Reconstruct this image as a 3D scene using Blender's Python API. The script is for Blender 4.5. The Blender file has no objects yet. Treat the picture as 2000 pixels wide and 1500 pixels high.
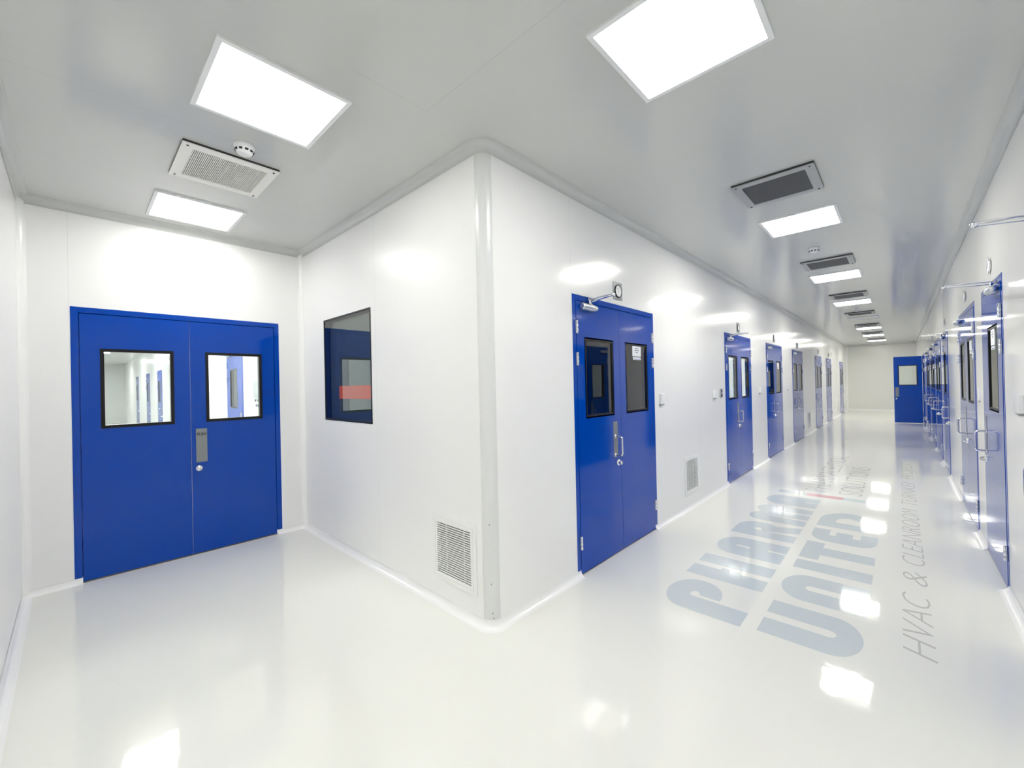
import bpy, bmesh, math, random
from mathutils import Vector, Matrix

PI = math.pi
scene = bpy.context.scene
COL = scene.collection

# ------------------------------------------------------------------ camera
F_PX = 806.83
YAW, PITCH, ROLL = math.radians(43.2307), math.radians(0.2041), math.radians(-1.2649)
CAM = Vector((1.7984, -1.6951, 1.4628))
fwd = Vector((-math.sin(YAW) * math.cos(PITCH), math.cos(YAW) * math.cos(PITCH), math.sin(PITCH)))
r0 = fwd.cross(Vector((0, 0, 1))).normalized()
u0 = r0.cross(fwd)
rt = r0 * math.cos(ROLL) + u0 * math.sin(ROLL)
up = u0 * math.cos(ROLL) - r0 * math.sin(ROLL)
cam_data = bpy.data.cameras.new("camera")
cam_data.sensor_width = 36.0
cam_data.sensor_fit = 'HORIZONTAL'
cam_data.lens = F_PX / 2000.0 * 36.0
cam_data.clip_start = 0.02
cam_data.clip_end = 200
cam = bpy.data.objects.new("camera", cam_data)
M = Matrix.Identity(4)
for i in range(3):
    M[i][0], M[i][1], M[i][2] = rt[i], up[i], -fwd[i]
    M[i][3] = CAM[i]
cam.matrix_world = M
COL.objects.link(cam)
scene.camera = cam

# ------------------------------------------------------------------ world, exposure
w = bpy.data.worlds.new("world")
scene.world = w
w.use_nodes = True
w.node_tree.nodes["Background"].inputs[0].default_value = (0.8, 0.85, 0.9, 1)
w.node_tree.nodes["Background"].inputs[1].default_value = 0.05
vs = scene.view_settings
vs.view_transform = 'Standard'
vs.look = 'None'
vs.gamma = 1.0
vs.use_curve_mapping = False
vs.exposure = 0.09
LAMP_BRANCH = 13.8    # ceiling panel emission
LAMP_CORRIDOR = 36.0
LAMP_NEAR = 21.0
LAMP_ROOM = 80.0
LAMP_COL = (1.0, 0.99, 0.95)
LAMP_WARM = (1.0, 0.975, 0.875)
cy = scene.cycles
cy.max_bounces = 12
cy.diffuse_bounces = 8
cy.glossy_bounces = 5
cy.transparent_max_bounces = 16
cy.transmission_bounces = 6
cy.caustics_reflective = False
cy.caustics_refractive = False
cy.sample_clamp_indirect = 6
cy.use_denoising = True

# ------------------------------------------------------------------ dimensions
H = 2.932           # ceiling height
L = 2.857           # branch corridor length (to the double door wall)
D = 1.96            # branch corridor width
W = 2.307           # main corridor width
YE = 22.7           # far end of the main corridor
YB = -7.5           # near end, behind the camera
T = 0.05            # wall panel thickness
RC = 0.073          # rounded outer corner
CV = 0.05           # coving radius
DH = 2.15           # door frame height

# ------------------------------------------------------------------ materials
def new_mat(name):
    m = bpy.data.materials.new(name)
    m.use_nodes = True
    nt = m.node_tree
    return m, nt, nt.nodes["Principled BSDF"]

def pbr(name, col, rough=0.4, metal=0.0, spec=0.5, bump=0.0, bscale=60.0, coat=0.0, var=0.0):
    m, nt, b = new_mat(name)
    b.inputs["Base Color"].default_value = (*col, 1)
    b.inputs["Roughness"].default_value = rough
    b.inputs["Metallic"].default_value = metal
    b.inputs["Specular IOR Level"].default_value = spec
    b.inputs["Coat Weight"].default_value = coat
    b.inputs["Coat Roughness"].default_value = 0.05
    tc = nt.nodes.new("ShaderNodeTexCoord")
    nz = nt.nodes.new("ShaderNodeTexNoise")
    nz.inputs["Scale"].default_value = bscale
    nz.inputs["Detail"].default_value = 3
    nt.links.new(tc.outputs["Object"], nz.inputs["Vector"])
    if bump > 0:
        bp = nt.nodes.new("ShaderNodeBump")
        bp.inputs["Strength"].default_value = bump
        bp.inputs["Distance"].default_value = 0.002
        nt.links.new(nz.outputs["Fac"], bp.inputs["Height"])
        nt.links.new(bp.outputs[0], b.inputs["Normal"])
    if var > 0:
        mx = nt.nodes.new("ShaderNodeMix")
        mx.data_type = 'RGBA'
        mx.inputs["A"].default_value = (*[c * (1 - var) for c in col], 1)
        mx.inputs["B"].default_value = (*[min(1, c * (1 + var)) for c in col], 1)
        nt.links.new(nz.outputs["Fac"], mx.inputs["Factor"])
        nt.links.new(mx.outputs["Result"], b.inputs["Base Color"])
    return m

def seams(m, lines, width=0.003, dark=0.85, cross=None):
    """thin panel joints: lines = [(axis, position, lo_axis, lo, hi)] in object coordinates, drawn as real grooves of darker sealant"""
    nt = m.node_tree
    b = nt.nodes["Principled BSDF"]
    base = tuple(b.inputs["Base Color"].default_value)
    tc = nt.nodes.new("ShaderNodeTexCoord")
    sp = nt.nodes.new("ShaderNodeSeparateXYZ")
    nt.links.new(tc.outputs["Object"], sp.inputs[0])
    acc = None
    def math_(op, a, bb, c=None):
        n = nt.nodes.new("ShaderNodeMath")
        n.operation = op
        for i, v in enumerate((a, bb, c)):
            if v is None:
                continue
            if isinstance(v, (int, float)):
                n.inputs[i].default_value = v
            else:
                nt.links.new(v, n.inputs[i])
        return n.outputs[0]
    for ax, pos, oax, lo, hi in lines:
        cmp = math_('COMPARE', sp.outputs[ax], pos, width / 2)
        rng = math_('COMPARE', sp.outputs[oax], (lo + hi) / 2, (hi - lo) / 2)
        v = math_('MULTIPLY', cmp, rng)
        acc = v if acc is None else math_('MAXIMUM', acc, v)
    mx = nt.nodes.new("ShaderNodeMix")
    mx.data_type = 'RGBA'
    mx.inputs["A"].default_value = base
    mx.inputs["B"].default_value = (base[0] * dark, base[1] * dark, base[2] * dark, 1)
    nt.links.new(acc, mx.inputs["Factor"])
    nt.links.new(mx.outputs["Result"], b.inputs["Base Color"])
    return m

WALLC = (0.88, 0.88, 0.875)
m_wall = pbr("painted_panel", WALLC, 0.17, spec=0.5, bump=0.008, bscale=14)
m_wallB = seams(pbr("painted_panel_long_wall", WALLC, 0.16, bump=0.008, bscale=14),
                [(0, y - RC, 2, lo, 3) for y, lo in ((0.888, 2.15), (2.50, 0), (3.56, 0), (4.57, 0), (6.55, 0), (8.95, 0), (11.2, 0), (12.4, 0), (15.0, 0), (17.5, 0), (18.7, 0))])
m_wallA = seams(pbr("painted_panel_window_wall", WALLC, 0.30, bump=0.008, bscale=14), [(0, L - 1.31, 2, 0, 3)])
m_wallL = seams(pbr("painted_panel_door_wall", WALLC, 0.30, bump=0.008, bscale=14), [(0, 0.252, 2, 2.15, 3)])
m_wallR = seams(pbr("painted_panel_right_wall", WALLC, 0.055, bump=0.008, bscale=14),
                [(0, YE - y, 2, 0, 3) for y in (2.3, 3.75, 5.6, 6.75, 8.2, 10.0, 12.0, 14.0)])
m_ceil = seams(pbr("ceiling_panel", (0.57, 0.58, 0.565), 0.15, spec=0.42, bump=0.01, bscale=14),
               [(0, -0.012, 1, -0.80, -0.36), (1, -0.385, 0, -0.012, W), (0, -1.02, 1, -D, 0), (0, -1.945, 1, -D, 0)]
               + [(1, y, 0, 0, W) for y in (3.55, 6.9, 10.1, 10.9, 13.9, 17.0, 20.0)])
m_far = pbr("end_panel", (0.76, 0.76, 0.73), 0.2, bump=0.008, bscale=14)
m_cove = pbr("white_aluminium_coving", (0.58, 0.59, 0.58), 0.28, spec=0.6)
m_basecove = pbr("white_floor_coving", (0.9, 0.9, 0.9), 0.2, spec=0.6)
m_column = pbr("white_aluminium_corner_post", (0.72, 0.73, 0.735), 0.24, spec=0.6)

def floor_mat():
    m, nt, b = new_mat("epoxy_floor")
    b.inputs["Base Color"].default_value = (0.83, 0.83, 0.785, 1)
    b.inputs["Roughness"].default_value = 0.045
    b.inputs["Specular IOR Level"].default_value = 0.5
    tc = nt.nodes.new("ShaderNodeTexCoord")
    n1 = nt.nodes.new("ShaderNodeTexNoise")
    n1.inputs["Scale"].default_value = 9
    n1.inputs["Detail"].default_value = 2
    bp = nt.nodes.new("ShaderNodeBump")
    bp.inputs["Strength"].default_value = 0.12
    bp.inputs["Distance"].default_value = 0.004
    nt.links.new(tc.outputs["Object"], n1.inputs["Vector"])
    nt.links.new(n1.outputs["Fac"], bp.inputs["Height"])
    nt.links.new(bp.outputs[0], b.inputs["Normal"])
    return m
m_floor = floor_mat()
m_blue = pbr("blue_powder_coat", (0.0, 0.051, 0.385), 0.08, spec=0.34)
m_black = pbr("black_gasket", (0.004, 0.004, 0.006), 0.35, spec=0.3)
m_steel = pbr("brushed_steel", (0.62, 0.63, 0.65), 0.28, metal=1)
m_chrome = pbr("polished_steel", (0.78, 0.79, 0.81), 0.10, metal=1)
m_alu = pbr("cast_aluminium", (0.66, 0.68, 0.70), 0.30, metal=0.9)
m_plate = pbr("grey_push_plate", (0.23, 0.245, 0.26), 0.35, metal=0.2)
m_white = pbr("white_plastic", (0.83, 0.84, 0.86), 0.35)
m_vent = pbr("white_vent_paint", (0.86, 0.865, 0.86), 0.35)
m_slat = pbr("vent_slats", (0.86, 0.865, 0.86), 0.4)
m_dark = pbr("dark_void", (0.004, 0.004, 0.005), 0.6, spec=0.2)
m_vplate_lit = pbr("vent_plate_lit_tone", (0.88, 0.87, 0.83), 0.35)  # branch vent: glow of the nearby lamp is put into the colour
m_vgrille_lit = pbr("vent_mesh_lit_tone", (0.85, 0.84, 0.80), 0.5)
m_vplate_shade = pbr("vent_plate_shade_tone", (0.36, 0.37, 0.38), 0.35)  # same vent in the corridor, its weaker light painted as darker colour
m_vgrille_shade = pbr("vent_mesh_shade_tone", (0.10, 0.105, 0.115), 0.5)
m_vedge = pbr("ceiling_vent_edge", (0.03, 0.03, 0.03), 0.5)
m_lframe = pbr("lamp_frame", (0.82, 0.83, 0.84), 0.35)
m_off = pbr("unlit_diffuser", (0.74, 0.75, 0.74), 0.3)
m_paper = pbr("white_paper", (0.85, 0.87, 0.9), 0.6)
m_ink = pbr("grey_ink", (0.22, 0.24, 0.28), 0.6)
m_inkblue = pbr("blue_ink", (0.10, 0.12, 0.42), 0.6)
m_blackink = pbr("black_ink", (0.01, 0.01, 0.012), 0.6)
m_red = pbr("orange_red_film", (0.75, 0.10, 0.05), 0.4)
m_thresh = pbr("threshold_strip", (0.16, 0.13, 0.10), 0.4)
m_roomw = pbr("side_room_panel", (0.72, 0.74, 0.74), 0.4)
m_roomd = pbr("unlit_room_panel", (0.07, 0.07, 0.075), 0.5)  # panels coloured near black to stand in for the missing light
m_decalblue = pbr("pale_blue_floor_film", (0.585, 0.64, 0.67), 0.07)
m_decalred = pbr("pale_red_floor_film", (0.70, 0.42, 0.44), 0.07)
m_decalcyan = pbr("pale_cyan_floor_film", (0.62, 0.70, 0.69), 0.07)
m_decalgrey = pbr("grey_floor_film", (0.56, 0.56, 0.55), 0.09)

def emis(name, col, s):
    m = bpy.data.materials.new(name)
    m.use_nodes = True
    nt = m.node_tree
    nt.nodes.clear()
    o = nt.nodes.new("ShaderNodeOutputMaterial")
    e = nt.nodes.new("ShaderNodeEmission")
    e.inputs[0].default_value = (*col, 1)
    e.inputs[1].default_value = s
    nt.links.new(e.outputs[0], o.inputs[0])
    return m
m_lamp = emis("lit_diffuser", LAMP_WARM, LAMP_CORRIDOR)
m_lampbranch = emis("lit_diffuser_branch", LAMP_COL, LAMP_BRANCH)
m_lampnear = emis("lit_diffuser_near", LAMP_COL, LAMP_NEAR)
m_lampback = emis("lit_diffuser_room", LAMP_COL, LAMP_ROOM)

def glass_mat(name, ior=1.7, tint=(0.93, 0.96, 0.95)):
    m = bpy.data.materials.new(name)
    m.use_nodes = True
    nt = m.node_tree
    nt.nodes.clear()
    o = nt.nodes.new("ShaderNodeOutputMaterial")
    t = nt.nodes.new("ShaderNodeBsdfTransparent")
    t.inputs[0].default_value = (*tint, 1)
    g = nt.nodes.new("ShaderNodeBsdfGlossy")
    g.inputs["Roughness"].default_value = 0.0
    fr = nt.nodes.new("ShaderNodeFresnel")
    fr.inputs[0].default_value = ior
    mx = nt.nodes.new("ShaderNodeMixShader")
    ge = nt.nodes.new("ShaderNodeNewGeometry")      # only the outer faces reflect: a ray leaving the sheet has been refracted back
    inv = nt.nodes.new("ShaderNodeMath"); inv.operation = 'SUBTRACT'
    inv.inputs[0].default_value = 1.0
    nt.links.new(ge.outputs["Backfacing"], inv.inputs[1])
    mu = nt.nodes.new("ShaderNodeMath"); mu.operation = 'MULTIPLY'
    nt.links.new(inv.outputs[0], mu.inputs[0])
    nt.links.new(fr.outputs[0], mu.inputs[1])
    nt.links.new(mu.outputs[0], mx.inputs[0])
    nt.links.new(t.outputs[0], mx.inputs[1])
    nt.links.new(g.outputs[0], mx.inputs[2])
    nt.links.new(mx.outputs[0], o.inputs[0])
    return m
m_glass = glass_mat("clear_glazing", 1.9)

def film_mat():
    m = bpy.data.materials.new("translucent_orange_film")
    m.use_nodes = True
    nt = m.node_tree
    b = nt.nodes["Principled BSDF"]
    b.inputs["Base Color"].default_value = (0.85, 0.10, 0.045, 1)
    b.inputs["Roughness"].default_value = 0.4
    b.inputs["Alpha"].default_value = 0.8
    return m
m_film = film_mat()

# ------------------------------------------------------------------ mesh helpers
class MB:
    def __init__(s):
        s.bm = bmesh.new()
    def box(s, x0, x1, y0, y1, z0, z1):
        v = [s.bm.verts.new(p) for p in ((x0, y0, z0), (x1, y0, z0), (x1, y1, z0), (x0, y1, z0),
                                         (x0, y0, z1), (x1, y0, z1), (x1, y1, z1), (x0, y1, z1))]
        for f in ((3, 2, 1, 0), (4, 5, 6, 7), (0, 1, 5, 4), (1, 2, 6, 5), (2, 3, 7, 6), (3, 0, 4, 7)):
            s.bm.faces.new([v[i] for i in f])
        return s
    def grid(s, xs, zs, solid, y0, y1):
        """slab between y0 (front) and y1 (back) made of the grid cells for which solid(i, k) holds"""
        nx, nz = len(xs) - 1, len(zs) - 1
        S = lambda i, k: 0 <= i < nx and 0 <= k < nz and solid(i, k)
        cache = {}
        def V(i, k, y):
            key = (i, k, y)
            if key not in cache:
                cache[key] = s.bm.verts.new((xs[i], y, zs[k]))
            return cache[key]
        for i in range(nx):
            for k in range(nz):
                if not S(i, k):
                    continue
                s.bm.faces.new([V(i, k, y0), V(i + 1, k, y0), V(i + 1, k + 1, y0), V(i, k + 1, y0)])
                s.bm.faces.new([V(i, k + 1, y1), V(i + 1, k + 1, y1), V(i + 1, k, y1), V(i, k, y1)])
                if not S(i - 1, k):
                    s.bm.faces.new([V(i, k, y1), V(i, k, y0), V(i, k + 1, y0), V(i, k + 1, y1)])
                if not S(i + 1, k):
                    s.bm.faces.new([V(i + 1, k, y0), V(i + 1, k, y1), V(i + 1, k + 1, y1), V(i + 1, k + 1, y0)])
                if not S(i, k - 1):
                    s.bm.faces.new([V(i, k, y1), V(i + 1, k, y1), V(i + 1, k, y0), V(i, k, y0)])
                if not S(i, k + 1):
                    s.bm.faces.new([V(i, k + 1, y0), V(i + 1, k + 1, y0), V(i + 1, k + 1, y1), V(i, k + 1, y1)])
        return s
    def slab(s, x0, x1, z0, z1, holes, y0, y1):
        """vertical slab with rectangular holes [(hx0, hx1, hz0, hz1)]"""
        xs = sorted({x0, x1, *[min(max(h[i], x0), x1) for h in holes for i in (0, 1)]})
        zs = sorted({z0, z1, *[min(max(h[i], z0), z1) for h in holes for i in (2, 3)]})
        def solid(i, k):
            cx, cz = (xs[i] + xs[i + 1]) / 2, (zs[k] + zs[k + 1]) / 2
            return not any(h[0] < cx < h[1] and h[2] < cz < h[3] for h in holes)
        return s.grid(xs, zs, solid, y0, y1)
    def ring(s, x0, x1, z0, z1, t, y0, y1):
        return s.slab(x0, x1, z0, z1, [(x0 + t, x1 - t, z0 + t, z1 - t)], y0, y1)
    def lathe(s, c, axis, prof, n=24):
        """prof = [(radius, distance along axis)], around point c; axis 'x','y','z' or '-y', '-z'"""
        rings = []
        for r, h in prof:
            row = []
            for i in range(n):
                a = 2 * PI * i / n
                if axis == 'z':
                    p = (r * math.cos(a), r * math.sin(a), h)
                elif axis == '-z':
                    p = (r * math.cos(a), -r * math.sin(a), -h)
                elif axis == '-y':
                    p = (r * math.cos(a), -h, r * math.sin(a))
                elif axis == 'x':
                    p = (h, r * math.cos(a), r * math.sin(a))
                row.append(s.bm.verts.new((c[0] + p[0], c[1] + p[1], c[2] + p[2])))
            rings.append(row)
        for a, b in zip(rings, rings[1:]):
            for i in range(n):
                j = (i + 1) % n
                s.bm.faces.new([a[i], a[j], b[j], b[i]])
        s.bm.faces.new(list(reversed(rings[0])))
        s.bm.faces.new(rings[-1])
        return s
    def tube(s, pts, r, n=12):
        pts = [Vector(p) for p in pts]
        rings = []
        ref = None
        for i, p in enumerate(pts):
            t = (pts[min(i + 1, len(pts) - 1)] - pts[max(i - 1, 0)]).normalized()
            if ref is None:
                ref = Vector((0, 0, 1)) if abs(t.z) < 0.9 else Vector((1, 0, 0))
            a = (ref - t * ref.dot(t)).normalized()
            ref = a
            b = t.cross(a)
            rr = r[i] if isinstance(r, (list, tuple)) else r
            rings.append([s.bm.verts.new(p + (a * math.cos(2 * PI * k / n) + b * math.sin(2 * PI * k / n)) * rr) for k in range(n)])
        for a, b in zip(rings, rings[1:]):
            for i in range(n):
                j = (i + 1) % n
                s.bm.faces.new([a[i], a[j], b[j], b[i]])
        s.bm.faces.new(list(reversed(rings[0])))
        s.bm.faces.new(rings[-1])
        return s
    def flat(s, polys, z=0.0, h=0.0004):
        """extruded outlines (list of [(u, v)]) lying flat"""
        for poly in polys:
            lo = [s.bm.verts.new((u, v, z)) for u, v in poly]
            hi = [s.bm.verts.new((u, v, z + h)) for u, v in poly]
            s.bm.faces.new(list(reversed(lo)))
            s.bm.faces.new(hi)
            n = len(poly)
            for i in range(n):
                j = (i + 1) % n
                s.bm.faces.new([lo[i], lo[j], hi[j], hi[i]])
        return s
    def done(s, name, mat, parent=None, smooth=False, bevel=0.0):
        bmesh.ops.recalc_face_normals(s.bm, faces=s.bm.faces)
        if bevel > 0:
            bmesh.ops.bevel(s.bm, geom=[e for e in s.bm.edges if len(e.link_faces) == 2 and e.calc_face_angle(0) > 0.6],
                            offset=bevel, segments=2, profile=0.5, affect='EDGES')
        me = bpy.data.meshes.new(name)
        s.bm.to_mesh(me)
        s.bm.free()
        me.materials.append(mat)
        if smooth:
            for p in me.polygons:
                p.use_smooth = True
            try:
                me.set_sharp_from_angle(angle=math.radians(38))
            except Exception:
                pass
        o = bpy.data.objects.new(name, me)
        COL.objects.link(o)
        if parent:
            o.parent = parent
        return o

def tag(o, label=None, cat=None, group=None, kind=None):
    if label: o["label"] = label
    if cat: o["category"] = cat
    if group: o["group"] = group
    if kind: o["kind"] = kind
    return o

def empty(name, loc=(0, 0, 0), rz=0.0):
    o = bpy.data.objects.new(name, None)
    o.location = loc
    o.rotation_euler = (0, 0, rz)
    o.empty_display_size = 0.1
    COL.objects.link(o)
    return o

def dup(root, loc, rz, skip=()):
    kids = list(root.children)
    r = root.copy()
    COL.objects.link(r)
    r.location = loc
    r.rotation_euler = (0, 0, rz)
    for ch in kids:
        if ch.name.split(".")[0] in skip:
            continue
        c = ch.copy()
        COL.objects.link(c)
        c.parent = r
        for g in list(ch.children):
            if g.name.split(".")[0] in skip:
                continue
            d = g.copy()
            COL.objects.link(d)
            d.parent = c
    return r

def struct(o, label, cat):
    return tag(o, label, cat, kind="structure")

def text_mesh(name, body, size, mat, parent=None, shear=0.0, sx=1.0, width=None, extr=0.0002, offset=0.0):
    """a word as a flat mesh in its own XY plane, left aligned on the baseline"""
    c = bpy.data.curves.new(name, 'FONT')
    c.body = body
    c.size = size
    c.offset = offset
    c.extrude = extr
    c.resolution_u = 3
    o = bpy.data.objects.new(name, c)
    COL.objects.link(o)
    bpy.context.view_layer.update()
    dg = bpy.context.evaluated_depsgraph_get()
    me = bpy.data.meshes.new_from_object(o.evaluated_get(dg))
    bpy.data.objects.remove(o)
    bpy.data.curves.remove(c)
    for v in me.vertices:
        v.co.x += shear * v.co.y
    xs = [v.co.x for v in me.vertices]
    k = sx if width is None else width / (max(xs) - min(xs))
    x0 = min(xs)
    for v in me.vertices:
        v.co.x = (v.co.x - x0) * k
    me.materials.clear()
    me.materials.append(mat)
    me.name = name
    o = bpy.data.objects.new(name, me)
    COL.objects.link(o)
    if parent: o.parent = parent
    return o

# ------------------------------------------------------------------ door layout
DW = 1.40
B_DOORS = [1.598, 5.30, 7.765, 10.285, 13.745, 16.215, 20.45]         # centres on the long wall
R_SINGLE_NEAR = [(1.265, 0.81), (3.063, 0.97)]                        # hinged on the near side
R_SINGLE_FAR = [(7.435, 0.97)]                                        # hinged on the far side
R_DOUBLE = [4.70, 9.10, 10.85, 13.0]
R_OPEN = 15.73                                                        # its far leaf stands open
LD = (-1.7021, -0.2365)                                               # left double door, in y
SIDE = dict(x0=-16.5)

# ------------------------------------------------------------------ floor, ceiling, walls
f = MB().box(-30, W + 3.6, YB, YE + 0.4, -0.1, 0.0).done("floor", m_floor)
struct(f, "glossy cream epoxy floor running through both corridors", "floor")
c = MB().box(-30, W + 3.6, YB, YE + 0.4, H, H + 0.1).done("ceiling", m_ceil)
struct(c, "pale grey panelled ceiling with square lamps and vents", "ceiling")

def wall(name, origin, rz, length, holes, mat, label, z1=H):
    o = MB().slab(0, length, 0, z1, holes, 0, T).done(name, mat)
    o.location = origin
    o.rotation_euler = (0, 0, rz)
    return struct(o, label, "wall")

WIN = (-2.3098, -1.3829, 1.1688, 2.1374)
wall("wall_left", (-L, -D, 0), PI / 2, D, [(LD[0] + D, LD[1] + D, 0, DH)], m_wallL, "white panel wall around the wide blue double door at the left")
wall("wall_middle", (-L, 0, 0), 0, L - RC, [(WIN[0] + L, WIN[1] + L, WIN[2], WIN[3]), (-0.52 + L, -0.175 + L, 0.2, 0.56)], m_wallA,
     "white panel wall with the dark window and a low louvred vent")
VB = [(3.03, 3.48), (11.58, 12.0), (18.75, 19.2)]
wall("wall_corridor", (0, RC, 0), PI / 2, YE - RC,
     [(y - DW / 2 - RC, y + DW / 2 - RC, 0, DH) for y in B_DOORS] + [(a + .05 - RC, b - .05 - RC, 0.2, 0.56) for a, b in VB], m_wallB,
     "long white panel wall with a row of blue double doors")
rh = [(YE - c0 - ww / 2, YE - c0 + ww / 2, 0, DH) for c0, ww in R_SINGLE_NEAR + R_SINGLE_FAR] + \
     [(YE - c0 - DW / 2, YE - c0 + DW / 2, 0, DH) for c0 in R_DOUBLE + [R_OPEN]]
wall("wall_right", (W, YE, 0), -PI / 2, YE - YB, rh, m_wallR, "glossy white panel wall at the right edge with blue doors seen edge-on")
wall("wall_end", (0, YE, 0), 0, W, [], m_far, "plain white wall closing the far end of the long corridor")
wall("wall_near", (0, -D, 0), PI, L, [], m_wall, "white wall at the extreme left edge opposite the dark window")
wall("wall_near_return", (0, YB, 0), PI / 2, -D - YB, [], m_wall, "white corridor wall behind the viewpoint")
wall("wall_back", (W, YB, 0), PI, W, [], m_wall, "white wall closing the corridor behind the viewpoint")

# rounded outer corner post
def arc(cx, cyy, r, a0, a1, n=10):
    return [(cx + r * math.cos(a0 + (a1 - a0) * i / n), cyy + r * math.sin(a0 + (a1 - a0) * i / n)) for i in range(n + 1)]
mb = MB()
out = arc(-RC, RC, RC - 0.0015, -PI / 2, 0, 14)
poly = [(-RC, T)] + out + [(-T, RC)]
lo = [mb.bm.verts.new((x, y, 0)) for x, y in poly]
hi = [mb.bm.verts.new((x, y, H)) for x, y in poly]
for i in range(len(poly)):
    j = (i + 1) % len(poly)
    mb.bm.faces.new([lo[i], lo[j], hi[j], hi[i]])
post = mb.done("trim_1", m_column, smooth=True)
struct(post, "rounded light grey corner post where the two corridors meet", "corner post")
mb = MB()
for z, a in ((0.085, -0.72), (0.055, -0.66), (0.26, -0.80), (0.62, -0.86)):
    ca, sa = math.cos(a), math.sin(a)
    p = Vector((-RC + (RC - 0.001) * ca, RC + (RC - 0.001) * sa, z))
    mb.lathe(p, 'z', [(0.0022, 0), (0.003, 0.004), (0.002, 0.009)], 8)
mb.done("scuff_mark", m_ink, post)

def sweep(name, runs, r, top, mat, label):
    """quarter-round concave coving along paths. run = [(x, y, nx, ny)] wall points with (mitred) room-side normals"""
    mb = MB()
    for run in runs:
        rows = []
        for x, y, nx, ny in run:
            row = []
            prof = [(-0.0, r)] + [(r + r * math.cos(PI + (PI / 2) * i / 6), r + r * math.sin(PI + (PI / 2) * i / 6)) for i in range(7)] + [(r, 0.0)]
            prof = [(0.0012, r + 0.008), (0.0012, r)] + prof[1:-1] + [(r + 0.008, 0.0012)]
            for d, h in prof:
                z = H - max(h, 0.0012) if top else max(h, 0.0012)
                row.append(mb.bm.verts.new((x + nx * d, y + ny * d, z)))
            back = mb.bm.verts.new((x - nx * 0.0, y - ny * 0.0, H if top else 0))
            row.append(back)
            rows.append(row)
        for a, b in zip(rows, rows[1:]):
            n = len(a)
            for i in range(n):
                j = (i + 1) % n
                mb.bm.faces.new([a[i], a[j], b[j], b[i]])
        mb.bm.faces.new(list(reversed(rows[0])))
        mb.bm.faces.new(rows[-1])
    o = mb.done(name, mat, smooth=True)
    return struct(o, label, "coving")

def outer_corner():
    return [(-RC + RC * math.cos(a), RC + RC * math.sin(a), math.cos(a), math.sin(a)) for a in [-PI / 2 + PI / 2 * i / 10 for i in range(11)]]
FT = 0.045  # frame face width: floor coving runs up to the door leaf
cor = outer_corner()
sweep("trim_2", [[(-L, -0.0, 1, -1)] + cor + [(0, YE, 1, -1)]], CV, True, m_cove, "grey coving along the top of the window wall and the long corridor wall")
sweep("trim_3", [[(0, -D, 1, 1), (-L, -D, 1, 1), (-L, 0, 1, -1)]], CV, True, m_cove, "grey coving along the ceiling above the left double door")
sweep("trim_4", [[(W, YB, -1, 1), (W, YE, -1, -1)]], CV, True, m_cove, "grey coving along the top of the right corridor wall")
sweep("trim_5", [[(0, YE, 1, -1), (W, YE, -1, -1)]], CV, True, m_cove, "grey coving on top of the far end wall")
def spans(lo, hi, cuts):
    out, p = [], lo
    for a, b in sorted(cuts):
        out.append((p, a)); p = b
    out.append((p, hi))
    return out
sB = spans(RC, YE, [(y - DW / 2 + FT, y + DW / 2 - FT) for y in B_DOORS])
runs = [[(-L, 0, 1, -1)] + cor + [(0, sB[0][1], 1, 0)]]
runs += [[(0, a, 1, 0), (0, b, 1, 0)] for a, b in sB[1:-1]] + [[(0, sB[-1][0], 1, 0), (0, YE, 1, -1)]]
sweep("baseboard_middle", runs, 0.042, False, m_basecove, "white floor coving below the window wall and the long corridor wall")
sweep("baseboard_left", [[(0, -D, 1, 1), (-L, -D, 1, 1), (-L, LD[0] + FT, 1, 0)], [(-L, LD[1] - FT, 1, 0), (-L, 0, 1, -1)]], 0.042, False, m_basecove,
      "white floor coving either side of the left double door")
cuts = [(c0 - ww / 2 + FT, c0 + ww / 2 - FT) for c0, ww in R_SINGLE_NEAR + R_SINGLE_FAR] + [(c0 - DW / 2 + FT, c0 + DW / 2 - FT) for c0 in R_DOUBLE + [R_OPEN]]
sR = spans(YB, YE, cuts)
sweep("baseboard_right", [[(W, a, -1, 0), (W, b, -1, 0)] for a, b in sR], 0.042, False, m_basecove, "white floor coving along the right corridor wall between its doors")
sweep("baseboard_end", [[(0, YE, 1, -1), (W, YE, -1, -1)]], 0.042, False, m_basecove, "white floor coving below the far end wall")
# concave vertical corner strips
def vcorner(name, x, y, nx, ny, label):
    r = 0.045
    mb = MB()
    pts = [(x, y)]
    for i in range(7):
        a = (PI / 2) * i / 6
        pts.append((x + nx * (r - r * math.sin(a)), y + ny * (r - r * math.cos(a))))
    lo = [mb.bm.verts.new((px, py, 0.0)) for px, py in pts]
    hi = [mb.bm.verts.new((px, py, H)) for px, py in pts]
    for i in range(len(pts)):
        j = (i + 1) % len(pts)
        mb.bm.faces.new([lo[i], lo[j], hi[j], hi[i]])
    o = mb.done(name, m_basecove, smooth=True)
    return struct(o, label, "coving")
vcorner("trim_6", -L, 0, 1, -1, "narrow upright coving between the double door wall and the window wall")
vcorner("trim_7", -L, -D, 1, 1, "upright coving in the corner at the left edge of the double door wall")
vcorner("trim_8", 0, YE, 1, -1, "upright coving at the left end of the far end wall")

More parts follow.
